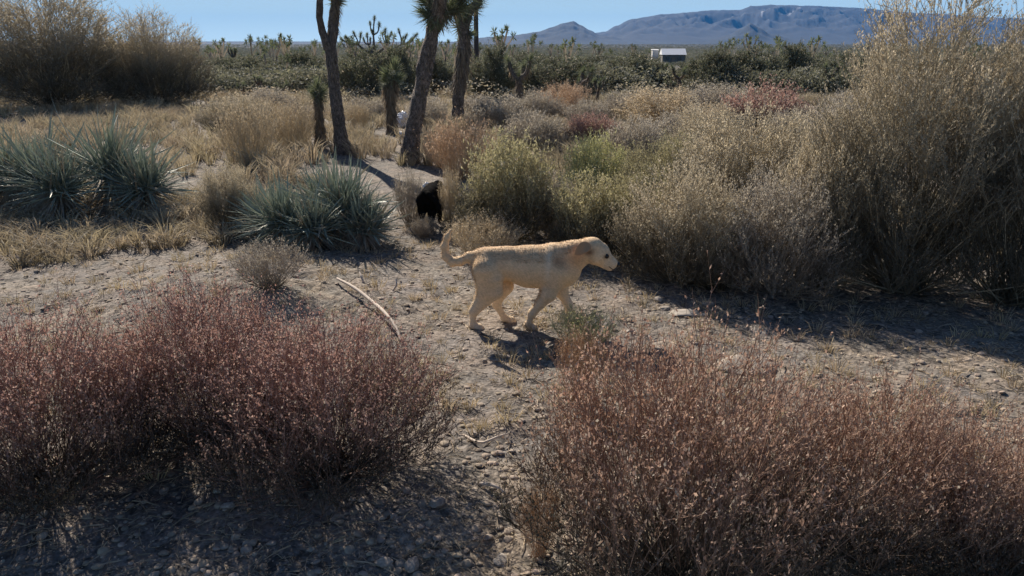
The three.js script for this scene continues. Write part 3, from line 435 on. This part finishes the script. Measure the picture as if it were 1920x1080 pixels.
const chain = (pts) => pts.slice(1).map((p, i) => [pts[i].slice(0, 3), p.slice(0, 3), pts[i][3], p[3]]);
const ellip = (rx, ry, rz) => { const g = new THREE.SphereGeometry(1, 20, 14); g.scale(rx, ry, rz); return g; };
function earGeo(len, w) { // a folded flap hanging from its root
  const g = new THREE.SphereGeometry(1, 20, 16); g.scale(w, len / 2, 0.008); const p = g.attributes.position;
  for (let i = 0; i < p.count; i++) { const t = 0.5 - p.getY(i) / len; p.setX(i, p.getX(i) * (0.75 + 0.5 * t - 0.55 * t * t * t)); p.setZ(i, p.getZ(i) + 0.03 * Math.sin(t * 2.6) + 0.4 * p.getX(i) ** 2 / w); p.setY(i, p.getY(i) - len / 2); }
  g.computeVertexNormals(); return g;
}
const torso = chain([[-0.285, 0.395, 0, 0.09], [-0.17, 0.392, 0, 0.092], [-0.04, 0.372, 0, 0.118], [0.09, 0.368, 0, 0.13], [0.165, 0.36, 0, 0.105]]);
const rump = [[[-0.27, 0.435, 0], [0.1, 0.437, 0], 0.048, 0.062]];
const headNeck = [...chain([[0.13, 0.42, 0, 0.095], [0.22, 0.445, 0, 0.08], [0.30, 0.47, 0, 0.07]]), [[0.335, 0.48, 0], [0.372, 0.462, 0], 0.068, 0.058], [[0.375, 0.45, 0], [0.452, 0.394, 0], 0.047, 0.03], [[0.36, 0.425, 0], [0.432, 0.371, 0], 0.042, 0.023], [[0.345, 0.44, 0.03], [0.345, 0.44, -0.03], 0.042, 0.042], [[0.13, 0.36, 0], [0.24, 0.42, 0], 0.085, 0.06]];
{
  const caps = [...torso, ...rump, ...headNeck,
    ...chain([[-0.33, 0.437, 0, 0.036], [-0.385, 0.43, 0, 0.026], [-0.44, 0.405, 0, 0.023], [-0.485, 0.398, -0.01, 0.023], [-0.52, 0.43, -0.015, 0.021], [-0.526, 0.49, -0.015, 0.019], [-0.51, 0.545, -0.01, 0.015], [-0.487, 0.592, 0, 0.007]]),
    ...chain([[-0.29, 0.37, 0.068, 0.078], [-0.285, 0.25, 0.075, 0.05], [-0.362, 0.122, 0.068, 0.021], [-0.366, 0.03, 0.066, 0.0165], [-0.335, 0.02, 0.066, 0.022]]),
    ...chain([[-0.25, 0.31, 0.07, 0.065], [-0.235, 0.245, 0.075, 0.045], [-0.345, 0.13, 0.068, 0.025]]),
    ...chain([[-0.27, 0.35, -0.055, 0.075], [-0.18, 0.235, -0.06, 0.05], [-0.23, 0.12, -0.06, 0.022], [-0.18, 0.03, -0.06, 0.0165], [-0.145, 0.02, -0.06, 0.022]]),
    ...chain([[0.135, 0.36, 0.078, 0.066], [0.075, 0.235, 0.085, 0.045], [-0.015, 0.11, 0.07, 0.021], [-0.045, 0.03, 0.068, 0.017], [-0.012, 0.02, 0.068, 0.022]]),
    ...chain([[0.15, 0.33, -0.06, 0.07], [0.155, 0.21, -0.062, 0.042], [0.205, 0.12, -0.06, 0.022], [0.21, 0.03, -0.06, 0.017], [0.24, 0.02, -0.06, 0.022]])];
  for (const [x, z] of [[-0.318, 0.066], [-0.128, -0.06], [0.005, 0.068], [0.257, -0.06]]) for (const q of [-0.013, 0, 0.013]) caps.push([[x - 0.01, 0.018, z + q], [x + 0.006 - Math.abs(q) * 0.3, 0.011, z + q * 1.15], 0.009, 0.008]);
  const cream = [0.80, 0.58, 0.355], rust = [0.58, 0.33, 0.165], pale = [0.86, 0.69, 0.49];
  const mix = (a, b, t) => [0, 1, 2].map((i) => lerp(a[i], b[i], Math.min(1, Math.max(0, t))));
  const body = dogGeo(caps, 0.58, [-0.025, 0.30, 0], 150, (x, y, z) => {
    let c = mix(cream, pale, sst(0.3, 0.12, y) * 0.8); const n = 0.5 + 0.8 * N(x * 14, y * 14, z * 14);
    c = mix(c, rust, sst(0.38, 0.46, y) * 0.28 * n); c = mix(c, rust, Math.exp(-(((x - 0.23) / 0.07) ** 2 + ((y - 0.44) / 0.06) ** 2)) * 0.75); c = mix(c, [0.22, 0.125, 0.07], Math.exp(-(((x - 0.135) / 0.05) ** 2 + ((y - 0.445) / 0.05) ** 2)) * 0.6 * n); c = mix(c, [0.13, 0.06, 0.03], Math.exp(-(((x - 0.305) / 0.028) ** 2 + ((y - 0.478) / 0.02) ** 2)) * 0.9); c = mix(c, rust, Math.exp(-(((x + 0.12) / 0.2) ** 2 + ((y - 0.46) / 0.03) ** 2)) * 0.35);  // dark spot under the ear root is the ear shadow, painted in
    c = mix(c, pale, Math.exp(-(((x - 0.07 - (y - 0.4) * 0.1) / 0.018) ** 2)) * sst(0.3, 0.36, y) * 0.75 * (z > 0.02 ? 1 : 0));
    if (x > 0.33) c = mix(c, pale, sst(0.33, 0.42, x) * 0.3);
    if (x > 0.395 && y < 0.43) c = mix(c, [0.66, 0.52, 0.37], 0.6); c = mix(c, [0.05, 0.03, 0.02], Math.exp(-(((x - 0.404) / 0.016) ** 2 + ((y - 0.447) / 0.014) ** 2)) * 0.9); return c.map((v) => v * (1 + 0.06 * N(x * 22, y * 22, z * 22)));
  });
  const f = at(1003, 616.6), o = thing('dog', 'tan short-haired dog with raised curved tail walking to the right on the path', 'dog', V(f.x, groundH(f.x, f.z - 0.03), f.z - 0.065));
  const bm = std(WHITE, 0.8, { vertexColors: true, ...coat }), dark = std([0.012, 0.009, 0.008], 0.2), earM = std([0.42, 0.235, 0.12], 0.85);
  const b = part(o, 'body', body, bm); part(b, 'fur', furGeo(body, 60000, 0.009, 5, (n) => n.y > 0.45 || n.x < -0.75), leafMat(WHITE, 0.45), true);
  for (const s of [1, -1]) {
    const e = part(o, 'eye', ellip(0.016, 0.0145, 0.01), dark); e.position.set(0.408, 0.449, s * 0.047); e.rotation.y = s * -0.5;
    const er = part(o, 'ear', earGeo(0.128, 0.036), earM); er.position.set(0.312, 0.522, s * 0.05); er.rotation.set(s * -0.7, s > 0 ? 0.2 : -0.2, -0.85);
  }
  const n = part(o, 'nose', ellip(0.016, 0.017, 0.02), dark); n.position.set(0.482, 0.386, 0);
  const mth = part(o, 'mouth', new THREE.TubeGeometry(new THREE.CatmullRomCurve3([V(0.478, 0.368, 0.008), V(0.452, 0.364, 0.027), V(0.425, 0.384, 0.036)]), 12, 0.0018, 6), dark);
}
{ // the black dog, seen from behind
  const caps = [...torso, ...rump, ...headNeck.map(([a, b, ra, rb]) => [[a[0], a[1] - 0.06, a[2]], [b[0], b[1] - 0.09, b[2]], ra, rb]),
    ...chain([[-0.33, 0.45, 0, 0.042], [-0.385, 0.445, 0.05, 0.03], [-0.41, 0.40, 0.11, 0.027], [-0.41, 0.34, 0.155, 0.026], [-0.41, 0.29, 0.165, 0.034]]),
    ...[1, -1].flatMap((s) => [...chain([[-0.28, 0.35, s * 0.05, 0.08], [-0.26, 0.235, s * 0.062, 0.05], [-0.345, 0.118, s * 0.06, 0.027], [-0.335, 0.03, s * 0.06, 0.02], [-0.305, 0.02, s * 0.06, 0.022]]), ...chain([[0.13, 0.34, s * 0.06, 0.07], [0.1, 0.2, s * 0.065, 0.042], [0.11, 0.1, s * 0.06, 0.026], [0.11, 0.03, s * 0.06, 0.02], [0.14, 0.02, s * 0.06, 0.022]])])];
  const body = dogGeo(caps, 0.58, [-0.025, 0.30, 0], 110, (x, y, z) => { const v = 0.009 + 0.003 * N(x * 30, y * 30, z * 30); return [v, v * 0.92, v * 0.9]; });
  const f = at(808, 434), o = thing('dog', 'small black dog seen from behind beside the yucca, tail hanging to the right', 'dog', V(f.x, groundH(f.x, f.z), f.z - 0.2));
  o.rotation.y = Math.PI / 2 - 0.12; o.scale.setScalar(0.76);
  const b = part(o, 'body', body, new THREE.MeshPhysicalMaterial({ roughness: 0.95, specularIntensity: 0.04, vertexColors: true })); part(b, 'fur', furGeo(body, 9000, 0.014, 9), new THREE.MeshPhysicalMaterial({ roughness: 0.95, specularIntensity: 0.04, vertexColors: true, side: THREE.DoubleSide }), true);
  for (const s of [1, -1]) { const er = part(o, 'ear', earGeo(0.1, 0.03), std([0.016, 0.014, 0.013], 0.7)); er.position.set(0.31, 0.435, s * 0.055); er.rotation.set(s * -0.6, 0, -0.4); }
}
// ------------------------------------------------------------ stones, sticks, litter
const mRock = [[0.29, 0.255, 0.225], [0.33, 0.30, 0.27], [0.25, 0.225, 0.205]].map((c) => std(c, 0.95, { vertexColors: true }));
function rockGeo(seed, detail = 4, flat = 0.6) {
  let g = mergeVertices(new THREE.IcosahedronGeometry(1, detail).deleteAttribute('normal').deleteAttribute('uv')); const p = g.attributes.position, c = [], r = rng(seed);
  const planes = Array.from({ length: 9 }, () => [V(r() - 0.5, r() - 0.5, r() - 0.5).normalize(), 0.62 + r() * 0.25]);
  for (let i = 0; i < p.count; i++) { const v = V(p.getX(i), p.getY(i), p.getZ(i)); for (const [n, d] of planes) { const q = v.dot(n) - d; if (q > 0) v.addScaledVector(n, -q * 0.9); } v.multiplyScalar(1 + 0.16 * N(v.x * 2 + seed, v.y * 7, v.z * 2) + 0.12 * N(v.x * 6 + seed, v.y * 12, v.z * 6) + 0.05 * N(v.x * 15, v.y * 15 + seed, v.z * 15)); p.setXYZ(i, v.x, v.y * flat, v.z); const k = 1 + 0.5 * N(v.x * 5 + seed, v.y * 8, v.z * 5); c.push(k, k * 0.98, k * 0.95); }
  g.setAttribute('color', new THREE.Float32BufferAttribute(c, 3)); g.computeVertexNormals(); return g;
}
const rocks = [1, 2, 3, 4, 5].map((s) => rockGeo(s * 17, 4, 0.55));
function stone(px, py, wpx, hRatio, label, k, lift = 0.25) {
  const q = at(px, py), dep = -q.z * Math.cos(PITCH) + EYE * Math.sin(PITCH), s = wpx / 2 * dep / FPX / 0.85, m = new THREE.Mesh(rocks[k % 5], mRock[k % 3]); m.name = numbered('stone'); m.scale.set(s, s * hRatio, s * 0.75); m.position.set(q.x, groundH(q.x, q.z) + s * hRatio * lift * 0.5, q.z); m.rotation.y = k * 0.4; scene.add(m); return tag(m, label, 'stone');
}
stone(1390, 690, 96, 0.5, 'largest pale weathered stone, layered, behind the right foreground bush', 0, 0.15);
stone(1282, 588, 52, 0.36, 'flat pale slab stone at the edge of the shadow right of the dog', 1, 0.6);
stone(1246, 578, 22, 0.7, 'small pale stone touching the left end of the flat slab', 2);
stone(1316, 590, 18, 0.9, 'small whitish stone at the right end of the flat slab', 1);
stone(1328, 570, 24, 0.6, 'small flat stone in the shade above the right end of the slab', 2);
stone(1234, 560, 20, 0.9, 'pointed grey stone in the shade of the tan rabbitbrush', 4);
stone(1200, 548, 16, 0.8, 'small round stone in the shade just right of the dog', 3);
stone(1425, 615, 44, 0.3, 'wide low pale stone in the sunlit path below the dark shrub', 3, 0.2);
stone(1182, 622, 16, 1.0, 'small white stone right of the yellow-green plant', 1);
stone(820, 955, 30, 1.0, 'squarish grey stone in the shade at the foot of the left foreground bush', 2, 0.8);
stone(720, 1062, 30, 0.9, 'rounded grey stone at the bottom edge, left of its neighbour', 0, 0.6);
stone(775, 1068, 34, 0.9, 'larger rounded grey stone at the bottom edge of the picture', 3, 0.6);
stone(428, 955, 24, 0.9, 'pale stone at the left under the red bush', 1, 0.6);
stone(940, 1045, 34, 0.6, 'flat dark stone between the two foreground bushes at the bottom', 4);
stone(1090, 985, 26, 0.7, 'small grey stone by the left foot of the right foreground bush', 2);
{
  const stick = (pts, r0, label, name = 'stick', c = [0.50, 0.42, 0.35]) => { const b = pts[0].clone(), o = new THREE.Mesh(tube(pts.map((p) => p.clone().sub(b)), r0, 4, 9, 0.03), std(c, 0.8)); o.name = numbered(name); o.position.copy(b); scene.add(o); return tag(o, label, 'stick'); };
  const G = (px, py, h) => { const q = at(px, py, h); const g = groundH(q.x, q.z); return at(px, py, g + h); };
  stick([G(632, 522, 0.03), G(662, 538, 0.05), G(695, 563, 0.06), G(725, 590, 0.06), G(743, 615, 0.04), G(751, 638, 0.01)], [0.008, 0.011, 0.0115, 0.011, 0.010, 0.007], 'long pale curved stick lying between the yucca and the red bush');
  stick([G(674, 510, 0.05), G(678, 520, 0.03), G(682, 530, 0.0)], [0.006, 0.008, 0.006], 'short pale twig in the shadow of the yucca, left of its neighbour', 'twig');
  stick([G(742, 524, 0.07), G(743, 535, 0.04), G(736, 546, 0.0)], [0.007, 0.008, 0.006], 'short bent pale twig upright at the edge of the yucca shadow', 'twig');
  stick([G(868, 815, 0.0), G(905, 830, 0.03), G(930, 820, 0.04), G(955, 812, 0.02)], [0.005, 0.006, 0.005, 0.003], 'thin pale twig between the two foreground bushes', 'twig');
  stick([G(895, 905, 0.01), G(930, 912, 0.03), G(948, 925, 0.01)], [0.006, 0.007, 0.004], 'short pale twig on the ground below the gap of the foreground bushes', 'twig');
}
const scraps = [[758, 252], [474, 257], [912, 204], [800, 358], [752, 268]].map(([a, b]) => { const q = at(a, b); return [q.x, q.z]; });
{ // pebbles, litter and dry grass: beyond counting
  const scatter = (name, geo, mat, n, seed, place, label, cat) => { const m = new THREE.InstancedMesh(geo, mat, n), r = rng(seed), M = new THREE.Matrix4(), q = new THREE.Quaternion(), e = new THREE.Euler(), c = new THREE.Color(); for (let i = 0; i < n; i++) { const [x, z, sx, sy, sz, tilt, dy, tint] = place(r, i); e.set((r() - 0.5) * tilt, r() * 6.283, (r() - 0.5) * tilt); q.setFromEuler(e); M.compose(V(x, groundH(x, z) + dy, z), q, V(sx, sy, sz)); m.setMatrixAt(i, M); const t = (tint ?? 1) * (0.75 + r() * 0.5); c.setRGB(t, t * (0.96 + r() * 0.06), t * (0.92 + r() * 0.1)); m.setColorAt(i, c); } m.name = name; m.userData.kind = 'stuff'; if (label) tag(m, label, cat, null, 'stuff'); scene.add(m); return m; };
  const near = (r) => { const d = 1.9 + 6.5 * Math.pow(r(), 1.3), a = (r() - 0.5) * 1.8; return [Math.sin(a) * d, -Math.cos(a) * d]; };
  scatter('pebbles', rockGeo(91, 1, 0.6), std([0.32, 0.27, 0.225], 0.95, { vertexColors: true }), 24000, 3, (r) => { const [x, z] = near(r), s = 0.003 + 0.018 * Math.pow(r(), 6); return [x, z, s, s * 0.8, s, 0.6, s * 0.15]; }, 'loose pebbles strewn over the bare earth of the path', 'pebbles');
  const tw = new Strands(8); tw.seg(V(-0.5, 0, 0), V(0, 0.02, 0.03), 0.05, 0.05, [1, 1, 1]); tw.seg(V(0, 0.02, 0.03), V(0.5, 0, -0.03), 0.05, 0.03, [1, 1, 1]); tw.seg(V(0, 0.02, 0.03), V(0.3, 0.1, 0.2), 0.04, 0.02, [1, 1, 1]);
  scatter('dry_litter', tw.geo(), std([0.34, 0.27, 0.19], 0.9, { vertexColors: true, side: THREE.DoubleSide }), 20000, 5, (r) => { const [x, z] = near(r), s = 0.03 + 0.09 * r() * r(); return [x, z, s, s, s, 0.5, 0.006]; }, 'dry broken twigs and leaf litter lying on the earth', 'litter');
  const tuft = tuftGeo(71, 46, 0.26, 0.16, 0.007, [0.33, 0.275, 0.19], [0.46, 0.395, 0.28]);
  scatter('dry_grass', tuft, leafMat(WHITE, 0.35), 7600, 9, (r) => { let x, z; do { const d = 6.6 + 24 * Math.pow(r(), 1.1), a = (r() - 0.5) * 2.2; x = Math.sin(a) * d; z = -Math.cos(a) * d; } while ((Math.abs(x + 1.3 + (z + 8) * 0.12) < 0.55 && z > -9.3) || fbm(x * 0.4 + 3, z * 0.4, 2) < -0.12 || scraps.some(([sx, sz]) => Math.abs(x - sx) < 0.4 && z > sz - 0.3 && z < sz + 1.1)); const s = 0.5 + r() * 0.9, d = Math.hypot(x, z); return [x, z, s * 1.2, s * (d < 9 ? 0.6 : 1), s * 1.2, 0.2, 0, x < 0 ? 1 : 0.85]; }, 'pale dry grass covering the flat between the shrubs', 'grass');
  const low = tuftGeo(72, 16, 0.08, 0.08, 0.004, [0.36, 0.28, 0.17], [0.5, 0.42, 0.28]);
  scatter('grass_stubble', low, leafMat(WHITE, 0.3), 1900, 12, (r) => { let x, z; do { [x, z] = near(r); } while (Math.hypot(x, z) < 2.9); const s = 0.4 + r() * 0.8; return [x, z, s, s, s, 0.4, 0]; }, 'short dry grass stubble scattered over the path', 'grass');
  // scrub beyond
  const cloud = (seed, n, a, b) => { const S = new Strands(seed), r = S.r; for (let i = 0; i < n; i++) { const az = r() * 6.283, ph = Math.acos(1 - r() * 1.05), q = 0.55 + 0.5 * Math.pow(r(), 0.5) + 0.25 * N(Math.cos(az) * 1.7 + seed, Math.sin(az) * 1.7, ph * 2); S.leaf(V(Math.sin(ph) * Math.cos(az) * q, Math.max(0, Math.cos(ph)) * q, Math.sin(ph) * Math.sin(az) * q), 0.12, 0.05, vary(r, a, b, 0.2), 0.4); } return S.geo(); };
  const far = (r, near0) => { let x, z, d; do { d = r() < 0.4 ? near0 * Math.pow(900 / near0, Math.pow(r(), 0.62)) : near0 + 2600 * Math.pow(r(), 1.9); const a = (r() - 0.5) * 2.1; x = Math.sin(a) * d; z = -Math.cos(a) * d; } while (d < 190 && x / -z > 0.175 && x / -z < 0.245); return [x, z, d]; };
  scatter('distant_scrub', cloud(31, 760, [0.10, 0.106, 0.072], [0.20, 0.198, 0.135]), mLeaf, 62000, 14, (r) => { const [x, z, d] = far(r, 27), s = 0.35 + r() * 0.5 + 0.5 * sst(80, 500, d); return [x, z, s * (1 + r()), s * (0.8 + 0.4 * r()), s * (1 + r()), 0.1, -0.05, 0.75 + 0.6 * r()]; }, 'dark green scrub reaching to the horizon', 'scrub');
  scatter('distant_dry_scrub', cloud(32, 300, [0.32, 0.28, 0.2], [0.44, 0.39, 0.29]), mLeaf, 3600, 15, (r) => { const [x, z, d] = far(r, 22), s = 0.3 + r() * 0.4; return [x, z, s * (1.2 + r()), s, s * (1.2 + r()), 0.1, -0.05]; }, 'pale dry brush mixed into the far scrub', 'scrub');
  const J = new Strands(41), jr = J.r; J.seg(V(0, 0, 0), V(0, 1, 0), 0.16, 0.14, [0.2, 0.17, 0.14]); J.seg(V(0.01, 0, 0.02), V(0, 1, 0), 0.16, 0.14, [0.2, 0.17, 0.14]); for (let i = 0; i < 5; i++) { const e = V((jr() - 0.5) * 1.2, 1.4 + jr() * 0.7, (jr() - 0.5) * 1.2); J.seg(V(0, 0.95, 0), e, 0.12, 0.1, [0.2, 0.17, 0.14]); for (let k = 0; k < 26; k++) J.leaf(e, 0.28, 0.05, vary(jr, greenJ[0], greenJ[1]), 0.15); }
  scatter('distant_joshua_trees', J.geo(), mLeaf, 1250, 16, (r) => { const [x, z, d] = far(r, 30), s = 0.45 + r() * 0.5 + (d > 80 ? 0.25 : 0); return [x, z, s * 0.8, s * 1.15, s * 0.8, 0.1, 0]; }, 'far spiky trees dotting the scrub up to the horizon', 'trees');
}
// ------------------------------------------------------------ things far off
{
  const w = atDist(1262, 97, 200), g = groundH(w.x, w.z), o = thing('house', 'low white-roofed house far off in the scrub on the right', 'house', V(w.x, g, w.z)), top = atDist(1262, 91, 200).y - g, eave = atDist(1262, 102, 200).y - g, L = 6.1;
  o.rotation.y = -0.05; const box = (x, y, z) => new THREE.BoxGeometry(x, y, z);
  const wall = part(o, 'wall', box(L * 0.94, eave, 4.2), std([0.15, 0.135, 0.12])); wall.position.y = eave / 2;
  const rs = new THREE.Shape([new THREE.Vector2(-2.6, eave - 0.05), new THREE.Vector2(2.6, eave - 0.05), new THREE.Vector2(0, top)]), rg = new THREE.ExtrudeGeometry(rs, { depth: L, bevelEnabled: false }); rg.translate(0, 0, -L / 2); rg.rotateY(Math.PI / 2);
  part(o, 'roof', rg, std([0.8, 0.8, 0.82], 0.6));
  for (const x of [-1.6, 1.4]) { const wd = part(o, 'window', box(0.9, 0.8, 0.08), std([0.03, 0.035, 0.04], 0.2)); wd.position.set(x, eave * 0.6, 2.12); }
  const dr = part(o, 'door', box(0.9, 1.9, 0.06), std([0.2, 0.16, 0.12])); dr.position.set(-0.1, 0.95, 2.12);
  const w2 = atDist(1228, 96, 205), g2 = groundH(w2.x, w2.z), s = thing('shed', 'small white shed just left of the white-roofed house', 'shed', V(w2.x, g2, w2.z)), h2 = w2.y - g2 + 0.3, sw = part(s, 'wall', box(1.5, h2, 1.6), std([0.6, 0.58, 0.56])); sw.position.y = h2 / 2;
  const sr = part(s, 'roof', box(1.8, 0.12, 1.9), std([0.78, 0.78, 0.8], 0.6)); sr.position.y = h2 + 0.06; sr.rotation.x = 0.08;
}
{
  const p = atDist(893, 80, 44), o = thing('utility_pole', 'dark wooden utility pole rising behind the shaggy trunk', 'pole', V(p.x, groundH(p.x, p.z), p.z)), m = std([0.07, 0.05, 0.045], 0.9), q = part(o, 'pole', new THREE.CylinderGeometry(0.11, 0.14, 9, 14), m); q.position.y = 4.5;
  const a = part(o, 'crossarm', new THREE.BoxGeometry(2.2, 0.12, 0.1), m); a.position.set(0, 8.3, 0.14); for (const x of [-1, -0.5, 0.5, 1]) { const i = part(o, 'insulator', new THREE.CylinderGeometry(0.04, 0.06, 0.16, 10), std([0.3, 0.3, 0.32], 0.3)); i.position.set(x, 8.44, 0.14); }
}
function crumple(px, py, w, h, label, name, cat, seed, c) {
  const q = at(px, py), dep = -q.z * Math.cos(PITCH) + EYE * Math.sin(PITCH), g = mergeVertices(new THREE.IcosahedronGeometry(1, 12).deleteAttribute('normal').deleteAttribute('uv')), p = g.attributes.position;
  for (let i = 0; i < p.count; i++) { const v = V(p.getX(i), p.getY(i), p.getZ(i)), k = 1 + 0.55 * (1 - Math.abs(N(v.x * 1.6 + seed, v.y * 1.6, v.z * 1.6)) * 3) * 0.5 + 0.22 * N(v.x * 4 + seed, v.y * 4, v.z * 4) + 0.1 * N(v.x * 11, v.y * 11 + seed, v.z * 11); p.setXYZ(i, v.x * k, Math.max(-0.75, v.y * k), v.z * k); }
  g.computeVertexNormals(); const m = new THREE.Mesh(g, std(c, 0.45)); m.name = numbered(name); m.scale.set(w / 2 * dep / FPX * 0.75, h / 2 * dep / FPX * 0.8, w / 2 * dep / FPX * 0.7); m.position.set(q.x, groundH(q.x, q.z) + m.scale.y * 0.7, q.z); scene.add(m); return tag(m, label, cat);
}
crumple(758, 252, 36, 36, 'crumpled whitish bag lying just left of the thick leaning trunk', 'bag', 'bag', 3, [0.72, 0.72, 0.76]);
crumple(466, 258, 12, 16, 'small white scrap in the dry grass at the left', 'litter_scrap', 'litter', 5, [0.8, 0.78, 0.74]);
crumple(482, 257, 24, 14, 'larger white scrap in the dry grass at the left, right of the small one', 'litter_scrap', 'litter', 8, [0.8, 0.76, 0.7]);
crumple(912, 204, 12, 12, 'tiny white scrap in the grey brush right of the shaggy trunk', 'litter_scrap', 'litter', 9, [0.8, 0.8, 0.78]);
crumple(800, 358, 16, 16, 'white scrap on the ground right behind the black dog', 'litter_scrap', 'litter', 12, [0.8, 0.79, 0.78]);
crumple(752, 268, 14, 7, 'small flat white scrap beside the foot of the leaning trunk', 'litter_scrap', 'litter', 15, [0.75, 0.75, 0.78]);

scene.traverse((o) => { if (o.isMesh) { o.castShadow = true; o.receiveShadow = true; } });
renderer.render(scene, camera);
